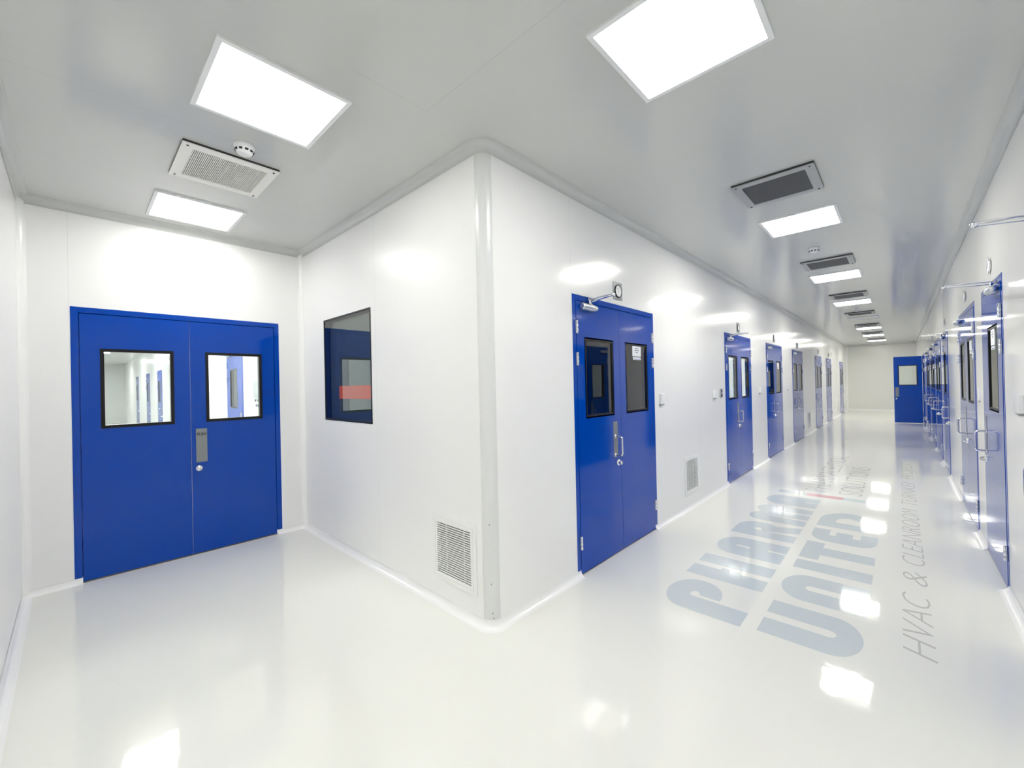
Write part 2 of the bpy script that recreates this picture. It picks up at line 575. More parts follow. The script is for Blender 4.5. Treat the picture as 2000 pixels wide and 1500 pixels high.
# ------------------------------------------------------------------ rooms behind the glass
def room(name, x0, x1, y0, y1, mat, label, open_side):
    t = 0.03
    mb = MB()
    if open_side != 'x1': mb.box(x1 - t, x1, y0, y1, 0, H)
    if open_side != 'x0': mb.box(x0, x0 + t, y0, y1, 0, H)
    mb.box(x0, x1, y0, y0 + t, 0, H)
    mb.box(x0, x1, y1 - t, y1, 0, H)
    return struct(mb.done(name, mat), label, "wall")
g = 0.06
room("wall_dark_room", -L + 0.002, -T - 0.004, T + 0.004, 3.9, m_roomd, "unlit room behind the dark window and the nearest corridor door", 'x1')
room("wall_bright_room", -3.0, -T - 0.004, 3.95, 6.5, m_roomw, "lit room behind the second door of the long wall", 'x1')
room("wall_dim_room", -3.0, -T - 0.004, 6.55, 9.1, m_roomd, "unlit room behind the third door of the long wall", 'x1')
room("wall_far_room", -3.0, -T - 0.004, 9.15, 22.6, m_roomw, "lit rooms behind the far doors of the long wall", 'x1')
room("wall_right_room", W + T + 0.004, W + 3.4, 0.2, 22.6, m_roomw, "lit rooms behind the doors of the right wall", 'x0')

def block(mb):
    return mb
SX0 = -27.0
mb = MB()
mb.box(SX0, SX0 + T, -D - 0.2, 0.6, 0, H)
struct(mb.done("wall_side_end", m_roomw), "far white wall seen through the left double door windows", "wall")
mb = MB().box(SX0, -L - T - 0.004, -D - 0.2 - T, -D - 0.2, 0, H)
struct(mb.done("wall_side_left", m_roomw), "hidden side wall of the room beyond the double door", "wall")
S_Y = 0.10
S_SINGLE = [-6.03, -14.4, -17.2, -20.6]
wall("wall_side_right", (SX0, S_Y, 0), 0, -L - T - 0.004 - SX0, [(x - 0.485 - SX0, x + 0.485 - SX0, 0, DH) for x in S_SINGLE], m_wall,
     "white wall with blue doors seen through the double door windows")
mb = MB().box(SX0, -L - T - 0.004, 3.0, 3.05, 0, H)
mb.box(SX0, SX0 + 0.05, S_Y + T, 3.0, 0, H)
mb.box(-L - T - 0.06, -L - T - 0.004, S_Y + T, 3.0, 0, H)
struct(mb.done("wall_side_room", m_roomw), "lit room behind the doors beyond the double door", "wall")

# ------------------------------------------------------------------ doors
ZW0, ZW1 = 1.19, 1.83       # window frame outer
def make_window(leaf, cx, wdt, depth, notice=False):
    x0, x1 = cx - wdt / 2, cx + wdt / 2
    fr = MB().ring(x0, x1, ZW0, ZW1, 0.024, -0.004, depth + 0.001).done("window_frame", m_black, leaf)
    MB().box(x0 + 0.02, x1 - 0.02, 0.003, 0.006, ZW0 + 0.02, ZW1 - 0.02).done("window_pane", m_glass, leaf)
    return fr

def hinge(parent, x, z):
    mb = MB()
    mb.lathe((x, -0.012, z - 0.05), 'z', [(0.0075, 0), (0.009, 0.003), (0.009, 0.032), (0.008, 0.034), (0.009, 0.036), (0.009, 0.066), (0.008, 0.068), (0.009, 0.07), (0.009, 0.098), (0.0065, 0.101)], 14)
    mb.box(x - 0.012, x + 0.012, -0.0065, -0.0045, z - 0.05, z + 0.05)
    return mb.done("hinge", m_chrome, parent, smooth=True)

def handle(parent, x):
    pts = [(x, 0.0, 1.005), (x, -0.045, 1.005)]
    for i in range(1, 6):
        a = (PI / 2) * i / 5
        pts.append((x, -0.045 - 0.022 * math.sin(a), 1.005 - 0.022 * (1 - math.cos(a))))
    zb = 0.845
    for i in range(6):
        a = (PI / 2) * i / 5
        pts.append((x, -0.067 + 0.022 * (1 - math.cos(a)), zb + 0.022 - 0.022 * math.sin(a)))
    pts.append((x, 0.0, zb))
    mb = MB().tube(pts, 0.0085, 14)
    for z in (1.005, zb):
        mb.lathe((x, 0, z), '-y', [(0.015, 0), (0.015, 0.005), (0.012, 0.008)], 18)
    return mb.done("pull_handle", m_chrome, parent, smooth=True)

def lock(parent, x, z=0.775, mat=None):
    mb = MB().lathe((x, -0.002, z), '-y', [(0.028, 0), (0.028, 0.006), (0.024, 0.012), (0.017, 0.016), (0.016, 0.032), (0.012, 0.036)], 24)
    o = mb.done("lock_cylinder", mat or m_chrome, parent, smooth=True)
    MB().box(x - 0.0015, x + 0.0015, -0.0395, -0.0375, z - 0.007, z + 0.007).done("key_slot", m_blackink, o)
    return o

def push_plate(parent, x0, x1, z0=0.83, z1=1.133, text=True):
    o = MB().box(x0, x1, -0.0055, -0.0005, z0, z1).done("push_plate", m_plate, parent, bevel=0.001)
    if text:
        wd = (x1 - x0) * 0.82
        t = text_mesh("push_lettering", "PUSH", 0.036, m_blackink, o, width=wd, offset=0.0008)
        t.location = (x0 + (x1 - x0 - wd) / 2, -0.0062, z1 - 0.062)
        t.rotation_euler = (PI / 2, 0, 0)
    return o

def closer(parent, s, xh):
    """s = +1 when the hinge is at the low local x edge"""
    X = lambda d: xh + s * d
    zc = 2.062
    mb = MB()
    a, b = sorted((X(0.045), X(0.255)))
    mb.box(a + 0.02, b - 0.03, -0.040, 0.0, zc - 0.026, zc + 0.026)
    bmesh.ops.bevel(mb.bm, geom=list(mb.bm.edges), offset=0.008, segments=3, profile=0.5, affect='EDGES')
    mb.lathe((a, -0.03, zc), 'x', [(0.018, 0), (0.025, 0.006), (0.026, 0.02), (0.026, 0.085), (0.029, 0.095), (0.029, 0.125), (0.025, 0.14), (0.023, 0.19), (0.017, 0.206), (0.008, 0.21)], 20)
    body = mb.done("door_closer", m_alu, parent, smooth=True)
    mb = MB()
    sx = X(0.16)
    mb.lathe((sx, -0.03, zc + 0.026), 'z', [(0.012, 0), (0.012, 0.016), (0.016, 0.018), (0.016, 0.028)], 16)
    ex, ez = X(0.11), 2.118
    mb.tube([(sx, -0.03, zc + 0.046), (sx + (ex - sx) * 0.5, -0.15, 2.113), (ex, -0.262, ez)], [0.009, 0.007, 0.0065], 10)
    mb.lathe((ex, -0.262, ez - 0.012), 'z', [(0.006, 0), (0.013, 0.005), (0.014, 0.013), (0.012, 0.021), (0.005, 0.026)], 14)
    mb.tube([(ex, -0.262, ez + 0.008), (X(0.15), -0.13, ez + 0.014), (X(0.185), -0.012, 2.128)], 0.0055, 10)
    bx = X(0.185)
    mb.box(bx - 0.03, bx + 0.03, -0.014, -0.004, 2.116, 2.140)
    mb.done("closer_arm", m_chrome, body, smooth=True)
    return body

def paper(parent, x0, x1, z0, z1):
    o = MB().box(x0, x1, -0.0005, 0.0015, z0, z1).done("paper_notice", m_paper, parent)
    o["label"] = "small white printed notice taped on the glass"
    mb = MB()
    for k, (a, b) in enumerate(((0.3, 0.72), (0.24, 0.8), (0.36, 0.66))):
        z = z1 - 0.022 - 0.018 * k
        mb.box(x0 + (x1 - x0) * a, x0 + (x1 - x0) * b, -0.0009, -0.0004, z - 0.004, z + 0.004)
    mb.done("printed_lines", m_ink, o)
    q = MB().box(x0 + 0.01, x1 - 0.005, -0.0005, 0.0015, z0 - 0.032, z0 - 0.008).done("paper_notice", m_paper, parent)
    MB().box(x0 + 0.02, x1 - 0.015, -0.0009, -0.0004, z0 - 0.027, z0 - 0.022).done("printed_lines", m_inkblue, q)
    return o

def make_door(wd, leaves, mirror=False, pull=True, win=0.444, open_leaf=False, notice=None, plate=True):
    """door in its own frame: local x along the wall, local -y towards the viewer, z up; origin at the frame's low x end"""
    root = empty("door_1")
    ft = FT
    zt = DH - ft
    dep = 0.055
    mb = MB()
    xs = [0, ft - 0.002, wd - ft + 0.002, wd]
    zs = [0.044, zt + 0.002, DH]
    mb.grid(xs, zs, lambda i, k: not (i == 1 and k == 0), -0.002, dep)
    # rebate behind the leaf
    mb.slab(ft - 0.004, wd - ft + 0.004, 0.0, zt + 0.004, [(ft + 0.012, wd - ft - 0.012, -1, zt - 0.012)], 0.049, dep + 0.002)
    mb.done("door_frame", m_blue, root)
    MB().box(ft, wd - ft, 0.002, 0.045, 0.0, 0.006).done("threshold", m_thresh, root)
    inner = wd - 2 * ft
    gap = 0.003
    if leaves == 2:
        mid = wd / 2 if not mirror else wd / 2
        edges = [(ft + gap, mid - gap / 2), (mid + gap / 2, wd - ft - gap)]
    else:
        edges = [(ft + gap, wd - ft - gap)]
    for n, (a, b) in enumerate(edges):
        off = -0.004 if pull else 0.0
        hinge_lo = (n == 0) if leaves == 2 else (not mirror)
        cx = (a + b) / 2
        if leaves == 1:
            cx = a + 0.385 if hinge_lo else b - 0.385
        mb = MB()
        mb.slab(a, b, 0.012, zt - 0.004, [(cx - win / 2 + 0.012, cx + win / 2 - 0.012, ZW0 + 0.012, ZW1 - 0.012)], off, 0.044)
        leaf = mb.done("door_leaf", m_blue, root)
        make_window(leaf, cx, win, 0.045)
        active = (n == 0) if leaves == 2 else True
        if pull:
            xh = a if hinge_lo else b
            for z in (1.90, 1.655, 0.25):
                hinge(leaf, xh + (-0.002 if hinge_lo else 0.002), z)
            if active:
                s = 1 if hinge_lo else -1
                far = b if hinge_lo else a
                closer(leaf, s, xh)
                if plate:
                    p0, p1 = sorted((far - s * 0.13, far - s * 0.06))
                    push_plate(leaf, p0, p1, text=False)
                handle(leaf, far - s * 0.098)
                lock(leaf, far - s * 0.055)
        else:
            if (leaves == 2 and n == 1) or leaves == 1:
                push_plate(leaf, a + 0.032, a + 0.115)
                lock(leaf, a + 0.052)
        if notice is not None and n in notice:
            if leaves == 2 and n == 1:
                paper(leaf, cx - 0.075, cx + 0.095, ZW1 - 0.026 - 0.095, ZW1 - 0.026)
            else:
                paper(leaf, cx - 0.10, cx + 0.07, ZW1 - 0.026 - 0.12, ZW1 - 0.026)
    return root

def nm(o, n):
    o.name = "door_%d" % n
    return o

R90 = PI / 2
dleft = make_door(LD[1] - LD[0], 2, pull=False, win=0.46)
dleft.location = (-L, LD[0], 0)
dleft.rotation_euler = (0, 0, R90)
struct(nm(dleft, 1), "wide blue double door with push plate and two bright square windows", "door")

d1 = make_door(DW, 2, notice=[1])
d1.location = (0, B_DOORS[0] - DW / 2, 0)
d1.rotation_euler = (0, 0, R90)
struct(nm(d1, 2), "nearest blue double door on the long wall, dark windows, white notice on the right pane", "door")
d3 = dup(d1, (0, B_DOORS[2] - DW / 2, 0), R90)
struct(nm(d3, 3), "third blue double door along the long wall, dark panes with a notice", "door")
blab = {1: "second blue double door on the long wall, both panes bright white",
        3: "fourth blue double door along the long wall, just before a low wall vent",
        4: "fifth double door along the long wall, just past the second low vent",
        5: "sixth double door along the long wall, paler and next after the fifth",
        6: "last door of the long wall, a thin sliver beside the far end wall"}
d2 = make_door(DW, 2)
n = 4
for k in (1, 3, 4, 5, 6):
    o = d2 if k == 1 else dup(d2, (0, 0, 0), R90)
    o.location = (0, B_DOORS[k] - DW / 2, 0)
    o.rotation_euler = (0, 0, R90)
    struct(nm(o, n), blab[k], "door")
    n += 1
# right wall
R_ = -PI / 2
def place_r(o, c0, ww):
    o.location = (W, c0 + ww / 2, 0)
    o.rotation_euler = (0, 0, R_)
s1 = make_door(0.97, 1, mirror=True, notice=[0])
place_r(s1, 3.063, 0.97)
struct(nm(s1, 9), "single blue door nearest the right edge of the photo, notice in its window", "door")
s0 = make_door(0.81, 1, mirror=True)
place_r(s0, 1.265, 0.81)
struct(nm(s0, 10), "door outside the right edge of which only the closer arm shows", "door")
s3 = make_door(0.97, 1, mirror=False)
place_r(s3, 7.435, 0.97)
struct(nm(s3, 11), "blue single door on the right wall, third one away, seen almost edge-on", "door")
r2 = dup(d1, (W, 4.70 + DW / 2, 0), R_)
struct(nm(r2, 12), "pale blue double door on the right wall with notice, second from the right edge", "door")
rlab = {9.10: "blue double door on the right wall, fourth one away", 10.85: "blue double door on the right wall, fifth one away",
        13.0: "blue double door on the right wall, last closed one before the open leaf"}
n = 13
for c0 in R_DOUBLE[1:]:
    o = dup(d2, (W, c0 + DW / 2, 0), R_)
    struct(nm(o, n), rlab[c0], "door")
    n += 1
# the doorway with its far leaf standing open across the corridor
ro = dup(d2, (W, R_OPEN + DW / 2, 0), R_)
struct(nm(ro, n), "dark blue door leaf standing open across the far corridor, square window and push plate", "door")
n += 1
for lf in [c for c in ro.children if c.name.startswith("door_leaf")]:
    xs_ = [v.co.x for v in lf.data.vertices]
    if min(xs_) < 0.2:      # far leaf (local low x): swing about its hinge; pull side turns away, push side to the camera
        hx = min(xs_)
        for ch in list(lf.children):
            if ch.name.startswith("push_plate"):
                bpy.data.objects.remove(ch)
        lf.matrix_local = Matrix.Translation((hx, -0.012, 0)) @ Matrix.Rotation(-PI / 2, 4, 'Z') @ Matrix.Translation((-hx, 0.0, 0))
        fx = max(xs_)
        pp = MB().box(fx - 0.115, fx - 0.032, 0.045, 0.050, 0.83, 1.133).done("push_plate", m_plate, lf)
        lk = MB().lathe((fx - 0.052, 0.044, 0.775), '-y', [(0.028, -0.0), (0.028, -0.006), (0.02, -0.014), (0.012, -0.02)], 20).done("lock_cylinder", m_chrome, lf, smooth=True)
# doors beyond the left double door
slab = {0: "blue single door seen through the right-hand pane of the wide double door",
        1: "blue door seen through the left pane, nearest of those there",
        2: "pale door seen through the left pane, behind the nearest one",
        3: "most distant pale door seen through the left pane"}
for k, x in enumerate(S_SINGLE):
    o = dup(s3, (x - 0.485, S_Y, 0), 0)
    struct(nm(o, n), slab[k], "door")
    n += 1

# ------------------------------------------------------------------ dark window
win = empty("window_1", (0, 0, 0))
struct(win, "dark frameless window reflecting the blue door, red-orange strip inside", "window")
MB().ring(WIN[0], WIN[1], WIN[2], WIN[3], 0.016, -0.003, T + 0.004).done("window_frame", m_black, win)
MB().box(WIN[0] + 0.012, WIN[1] - 0.012, 0.0005, 0.0045, WIN[2] + 0.012, WIN[3] - 0.012).done("window_pane", m_glass, win)
MB().box(WIN[0] + 0.012, WIN[1] - 0.012, 0.040, 0.044, WIN[2] + 0.012, WIN[3] - 0.012).done("window_pane", m_glass, win)
fl = MB().box(-2.01, WIN[1] - 0.016, 0.0065, 0.0072, 1.375, 1.492).done("coloured_strip", m_film, win)
fl["label"] = "translucent red-orange strip across the glass"

# ------------------------------------------------------------------ ceiling lamps
def make_lamp(lit=True, mat=None):
    r = empty("ceiling_lamp")
    s = 0.287
    mb = MB()
    for a in (-s, s - 0.022):
        mb.box(a, a + 0.022, -s, s, -0.012, 0)
        mb.box(-s + 0.022, s - 0.022, a, a + 0.022, -0.012, 0)
    mb.done("lamp_frame", m_lframe, r)
    q = s - 0.022
    MB().box(-q, q, -q, q, -0.008, -0.002).done("diffuser", mat or (m_lamp if lit else m_off), r)
    return r
lamp0 = make_lamp(mat=m_lampbranch)
lampn = make_lamp(mat=m_lampnear)
lampc = make_lamp()
lamps = [((-0.50, -0.985), "lit square ceiling lamp over the branch corridor, larger one at upper left"),
         ((-2.367, -0.985), "lit square ceiling lamp nearest the wide double door"),
         ((1.148, 0.09), "largest lit ceiling lamp, cut by the top edge above the corner"),
         ((1.148, 2.985), "lit corridor ceiling lamp directly beyond the nearest shade-toned vent"),
         ((1.148, 5.84), "lit corridor ceiling lamp beyond the smoke detector and second vent"),
         ((1.148, 8.70), "fourth lit lamp along the corridor ceiling, just after the third vent"),
         ((1.148, 14.47), "lit far corridor lamp, first one past the unlit panel"),
         ((1.148, 17.33), "lit far corridor lamp, second one past the unlit panel"),
         ((1.148, 20.2), "lit corridor lamp nearest the far end wall"),
         ((1.148, -2.80), "lit corridor ceiling lamp behind the viewpoint"),
         ((1.148, -5.70), "lit corridor ceiling lamp farthest behind the viewpoint")]
for k, ((x, y), lab) in enumerate(lamps):
    o = lamp0 if k == 0 else dup(lamp0, (0, 0, 0), 0) if k == 1 else lampn if k == 2 else lampc if k == 3 else dup(lampn if k > 8 else lampc, (0, 0, 0), 0)
    o.location = (x, y, H)
    tag(o, lab, "ceiling lamp", "square ceiling lamps")
lo_ = make_lamp(False)
lo_.location = (1.165, 11.62, H)
tag(lo_, "unlit square ceiling panel in the middle of the corridor's lamp row", "ceiling lamp", "square ceiling lamps")
lr = make_lamp(mat=m_lampback)
lr.location = (-1.5, 5.2, H)
rooml = [((-1.5, 5.2), "lamp in the lit room behind the second corridor door"),
         ((-1.5, 10.3), "lamp in the lit room behind the fourth corridor door"),
         ((-1.5, 15.0), "lamp in the lit rooms behind the fifth and sixth corridor doors"),
         ((W + 1.6, 4.2), "lamp in the nearer room behind the right wall"),
         ((W + 1.6, 10.5), "lamp in the farther room behind the right wall"),
         ((-4.8, -1.05), "first lamp beyond the wide double door"),
         ((-7.9, -1.05), "second lamp beyond the wide double door"),
         ((-11.2, -1.05), "third lamp beyond the wide double door"),
         ((-14.6, -1.05), "fourth lamp beyond the wide double door"),
         ((-18.5, -1.05), "fifth lamp beyond the wide double door"),
         ((-23.0, -1.05), "sixth lamp beyond the wide double door"),
         ((-15.0, 1.6), "lamp in the far room behind the doors seen through the panes"),
         ((-6.0, 1.6), "lamp in the room behind the doors seen through the panes")]
for k, ((x, y), lab) in enumerate(rooml):
    o = lr if k == 0 else dup(lr, (0, 0, 0), 0)
    o.location = (x, y, H)
    tag(o, lab, "ceiling lamp", "lamps in the side rooms")

# ------------------------------------------------------------------ ceiling vents
def make_cvent(plate, mesh):
    r = empty("ceiling_vent")
    s = 0.256
    hx, hy = 0.198, 0.198
    # plate with a hole, lying flat: build in XZ then turn
    mb = MB()
    mb.box(-s, s, -s, -hy, -0.020, -0.013); mb.box(-s, s, hy, s, -0.020, -0.013)
    mb.box(-s, -hx, -hy, hy, -0.020, -0.013); mb.box(hx, s, -hy, hy, -0.020, -0.013)
    mb.done("face_plate", plate, r)
    MB().box(-s + 0.001, s - 0.001, -s + 0.001, s - 0.001, -0.013, 0).done("gasket", m_vedge, r)
    mb = MB()
    n = 44
    for i in range(n):
        y = -hy + 2 * hy * (i + 0.5) / n
        mb.box(-hx, hx, y - 0.0024, y + 0.0024, -0.0185, -0.013)
    for i in range(1, 9):
        x = -hx + 2 * hx * i / 9
        mb.box(x - 0.0012, x + 0.0012, -hy, hy, -0.0145, -0.013)
    mb.done("grille", mesh, r)
    for x in (-1, 1):
        for y in (-1, 1):
            MB().lathe((x * 0.228, y * 0.228, -0.020), '-z', [(0.007, 0), (0.007, 0.002), (0.004, 0.004)], 12).done("screw", m_vedge, r)
    return r
cv0 = make_cvent(m_vplate_lit, m_vgrille_lit)
cv1 = make_cvent(m_vplate_shade, m_vgrille_shade)
cvs = [((-1.445, -0.987), "white ceiling vent with fine grille, toned as lamp-lit, beside the smoke detector in the branch corridor"),
       ((1.146, 1.992), "nearest ceiling vent over the long corridor, grille and plate toned dark as in shade"),
       ((1.158, 4.87), "second ceiling vent along the corridor, right after the smoke detector"),
       ((1.158, 7.74), "third ceiling vent along the corridor, between two lit lamps"),
       ((1.158, 10.56), "ceiling vent just before the unlit ceiling panel"),
       ((1.158, 13.45), "ceiling vent just after the unlit ceiling panel"),
       ((1.158, 16.30), "far ceiling vent squeezed between the last lit lamps"),
       ((1.158, 19.16), "ceiling vent nearest the far end wall")]
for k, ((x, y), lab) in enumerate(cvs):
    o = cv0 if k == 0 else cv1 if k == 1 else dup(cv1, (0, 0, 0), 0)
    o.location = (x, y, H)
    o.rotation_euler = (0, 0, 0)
    tag(o, lab, "ceiling vent", "square ceiling vents")

# ------------------------------------------------------------------ smoke detectors
def make_smoke():
    r = empty("smoke_detector")
    MB().lathe((0, 0, 0), '-z', [(0.052, 0), (0.054, 0.003), (0.054, 0.012), (0.050, 0.015)], 32).done("base", m_white, r, smooth=True)
    MB().lathe((0, 0, -0.013), '-z', [(0.050, 0), (0.050, 0.018), (0.047, 0.026), (0.040, 0.036), (0.030, 0.042), (0.012, 0.045)], 32).done("dome", m_white, r, smooth=True)
    mb = MB()
    for k in range(10):
        a = 2 * PI * k / 10
        b2 = bmesh.new()
        m_ = Matrix.Rotation(a, 4, 'Z')
        vs_ = [m_ @ Vector(p) for p in ((0.0435, -0.008, -0.045), (0.0490, -0.009, -0.035), (0.0490, 0.009, -0.035), (0.0435, 0.008, -0.045))]
        vv = [mb.bm.verts.new((v.x * 1.05, v.y * 1.05, v.z)) for v in vs_]
        vi = [mb.bm.verts.new((v.x * 0.9, v.y * 0.9, v.z + 0.004)) for v in vs_]
        mb.bm.faces.new(vv); mb.bm.faces.new(list(reversed(vi)))
        for i in range(4):
            j = (i + 1) % 4
            mb.bm.faces.new([vv[j], vv[i], vi[i], vi[j]])
        b2.free()
    mb.done("smoke_slots", m_blackink, r)
    return r
sm0 = make_smoke()
for k, ((x, y), lab) in enumerate([((-1.03, -0.975), "white smoke detector between the branch corridor's vent and big lamp"),
                                   ((1.12, 4.02), "white smoke detector on the corridor ceiling before the second vent"),
                                   ((1.15, 9.75), "far white smoke detector just before the fourth corridor vent")]):
    o = sm0 if k == 0 else dup(sm0, (0, 0, 0), 0)
    o.location = (x, y, H)
    tag(o, lab, "smoke detector", "smoke detectors")

# ------------------------------------------------------------------ low wall vents
def make_wvent():
    r = empty("wall_vent")
    s = 0.222
    z0, z1 = 0.162, 0.606
    MB().slab(-s, s, z0, z1, [(-0.171, 0.171, 0.212, 0.553)], -0.008, -0.0005).done("vent_frame", m_vent, r, bevel=0.0015)
    MB().ring(-0.195, 0.195, 0.188, 0.577, 0.006, -0.0105, -0.008).done("inner_rim", m_vent, r)
    MB().box(-0.171, 0.171, 0.02, 0.024, 0.212, 0.553).done("dark_backing", m_dark, r)
    mb = MB()
    n = 23
    for i in range(n + 1):
        z = 0.212 + 0.341 * i / n
        mb.box(-0.171, 0.171, -0.0075, -0.001, max(0.212, z - 0.0036), min(0.553, z + 0.0036))
    for x in (-0.09, 0.09):
        mb.box(x - 0.004, x + 0.004, 0.009, 0.012, 0.212, 0.553)
    mb.done("louvres", m_slat, r)
    return r
wv0 = make_wvent()
wv0.location = (-0.347, 0, 0)
tag(wv0, "white louvred vent low on the wall left of the rounded corner post", "vent", "low louvred wall vents")
for (a, b), lab in zip(VB, ("white louvred vent low on the wall between the first two corridor doors",
                            "low louvred vent between the fourth and fifth corridor doors",
                            "most distant low vent, before the last door of the long wall")):
    o = dup(wv0, (0, (a + b) / 2, 0), R90)
    tag(o, lab, "vent", "low louvred wall vents")

# ------------------------------------------------------------------ gauges above the doors
def make_gauge(square):
    r = empty("pressure_gauge")
    zc = 2.27 if square else 2.285
    if square:
        MB().box(-0.078, 0.078, -0.004, -0.0005, zc - 0.078, zc + 0.078).done("back_plate", m_plate, r, bevel=0.001)
    mb = MB()
    n = 32
    rings = []
    for rr, y in ((0.056, -0.003), (0.058, -0.010), (0.055, -0.013), (0.0495, -0.0115), (0.048, -0.009)):
        rings.append([mb.bm.verts.new((rr * math.cos(2 * PI * i / n), y, zc + rr * math.sin(2 * PI * i / n))) for i in range(n)])
    for a, b in zip(rings, rings[1:]):
        for i in range(n):
            j = (i + 1) % n
            mb.bm.faces.new([a[i], a[j], b[j], b[i]])
    mb.done("bezel", m_blackink if square else m_chrome, r, smooth=True)
    MB().lathe((0, -0.003, zc), '-y', [(0.0485, 0), (0.0485, 0.008)], 32).done("dial", m_white, r)
    mb = MB()
    for i in range(9):
        a = math.radians(210 - 30 * i)
        p, q = 0.034, 0.042
        mb.tube([(p * math.cos(a), -0.0115, zc + p * math.sin(a)), (q * math.cos(a), -0.0115, zc + q * math.sin(a))], 0.0009, 6)
    mb.tube([(0.006, -0.012, zc - 0.012), (-0.018, -0.012, zc + 0.028)], 0.0012, 6)
    mb.done("dial_marks", m_ink, r)
    return r
g0 = make_gauge(True)
for k, (c0, lab) in enumerate(zip(B_DOORS[:6], (
        "square grey plate with round dial above the nearest corridor double door",
        "dark-edged dial plate above the second door of the long wall",
        "dial plate above the third door of the long wall",
        "dial plate above the fourth door of the long wall",
        "dial plate above the fifth door of the long wall",
        "dial plate above the sixth door of the long wall"))):
    o = g0 if k == 0 else dup(g0, (0, 0, 0), 0)
    o.location = (0, c0, 0)
    o.rotation_euler = (0, 0, R90)
    tag(o, lab, "gauge", "gauges above the long wall's doors")
g1 = make_gauge(False)
for k, (c0, lab) in enumerate(((3.05, "round chrome dial above the right wall's single door nearest the photo edge"),
                               (4.68, "round chrome dial above the right wall's double door"),
                               (7.44, "round dial above the third door of the right wall"),
                               (10.8, "small far round dial above the right wall's fifth door"))):
    o = g1 if k == 0 else dup(g1, (0, 0, 0), 0)
    o.location = (W, c0, 0)
    o.rotation_euler = (0, 0, R_)
    tag(o, lab, "gauge", "round gauges on the right wall")

# ------------------------------------------------------------------ wall switches and call units
def make_unit():
    r = empty("wall_switch")
    MB().box(-0.04, 0.04, -0.026, -0.0005, 1.238, 1.345).done("housing", m_white, r, bevel=0.004)
    MB().box(-0.036, 0.036, -0.02, -0.002, 1.224, 1.2375).done("lower_button", pbr_grey, r)
    return r
pbr_grey = pbr("grey_button", (0.30, 0.31, 0.31), 0.4)
un0 = make_unit()
un0.location = (0, 2.45, 0)
un0.rotation_euler = (0, 0, R90)
tag(un0, "white wall unit with grey underside right of the nearest corridor door", "wall switch", "white wall units")
for (x, y, rz, lab) in ((0, 4.11, R90, "slim white wall unit left of the dark keypad by the second door"),
                        (0, 6.52, R90, "white wall unit between the second and third corridor doors"),
                        (0, 9.0, R90, "faint white wall unit between the third and fourth corridor doors"),
                        (W, 2.03, R_, "white wall box at the right edge beside the single door"),
                        (W, 3.79, R_, "white wall unit between the two nearest doors of the right wall")):
    o = dup(un0, (x, y, 0), rz)
    if y == 3.79:
        o.scale = (0.8, 0.45, 1.0)
    tag(o, lab, "wall switch", "white wall units")
kp = empty("keypad", (0, 4.39, 0), R90)
MB().box(-0.042, 0.042, -0.014, -0.0005, 1.235, 1.355).done("keypad_plate", m_steel, kp, bevel=0.003)
for z, h_ in ((1.322, 0.012), (1.262, 0.020)):
    MB().lathe((0, -0.014, z), '-y', [(h_, 0), (h_, 0.004), (h_ * 0.7, 0.007)], 18).done("button", m_blackink, kp, smooth=True)
tag(kp, "small steel plate with dark buttons left of the second corridor door", "keypad")

# fittings seen through the right pane of the wide double door
pan = empty("wall_panel", (-4.85, S_Y, 0))
MB().box(-0.13, 0.13, -0.02, -0.0005, 1.37, 1.62).done("cover", pbr("grey_cover", (0.42, 0.45, 0.44), 0.4), pan, bevel=0.003)
for x, z in ((-0.08, 1.33), (0.04, 1.33), (-0.04, 1.26), (0.05, 1.26)):
    MB().lathe((x, -0.001, z), '-y', [(0.018, 0), (0.018, 0.012), (0.01, 0.016)], 16).done("dial", m_ink, pan, smooth=True)
tag(pan, "grey cover plate with small dials seen through the double door's right pane", "control panel")

# ------------------------------------------------------------------ lettering laid on the floor
def rr(cx, cyy, r1, a0, a1, n=10, r2=None):
    r2 = r2 or r1
    return [(cx + r1 * math.cos(math.radians(a0 + (a1 - a0) * i / n)), cyy + r2 * math.sin(math.radians(a0 + (a1 - a0) * i / n))) for i in range(n + 1)]
# letters in units of the artwork (x right, y up, cap height 345)
HC = 345
def letter_P(x):
    return [[(x, 0), (x + 88, 0), (x + 88, 225)] + rr(x + 107, 228, 19, 180, -60, 12)[1:] + [(x + 105, 205), (x + 105, 120)] +
            rr(x + 116, 228, 94, -85, 0, 8, 108) + rr(x + 105, 240, 105, 5, 180, 14, 105)]
def letter_H(x):
    return [[(x, 0), (x + 88, 0), (x + 88, 128), (x + 107, 128), (x + 107, 215), (x + 88, 215), (x + 88, HC), (x, HC)],
            [(x + 125, 0), (x + 210, 0), (x + 210, HC), (x + 125, HC)]]
def letter_A(x):
    return [[(x, 0), (x + 105, 0), (x + 105, 85), (x + 120, 85), (x + 120, 0), (x + 208, 0)] + rr(x + 104, 245, 104, 0, 180, 14, 103) +
            [(x, 200)]], [[(x + 92, 175), (x + 113, 175), (x + 113, 225)] + rr(x + 102.5, 228, 10.5, 0, 180, 6, 25) + [(x + 92, 225)]]
def letter_R(x):
    return [[(x, 0), (x + 88, 0), (x + 88, 190), (x + 130, 0), (x + 222, 0), (x + 185, 130)] + rr(x + 118, 228, 98, -45, 90, 12, 117) + [(x, HC)]], \
           [[(x + 92, 190)] + rr(x + 110, 222, 18, -60, 180, 10) + [(x + 90, 222)]]
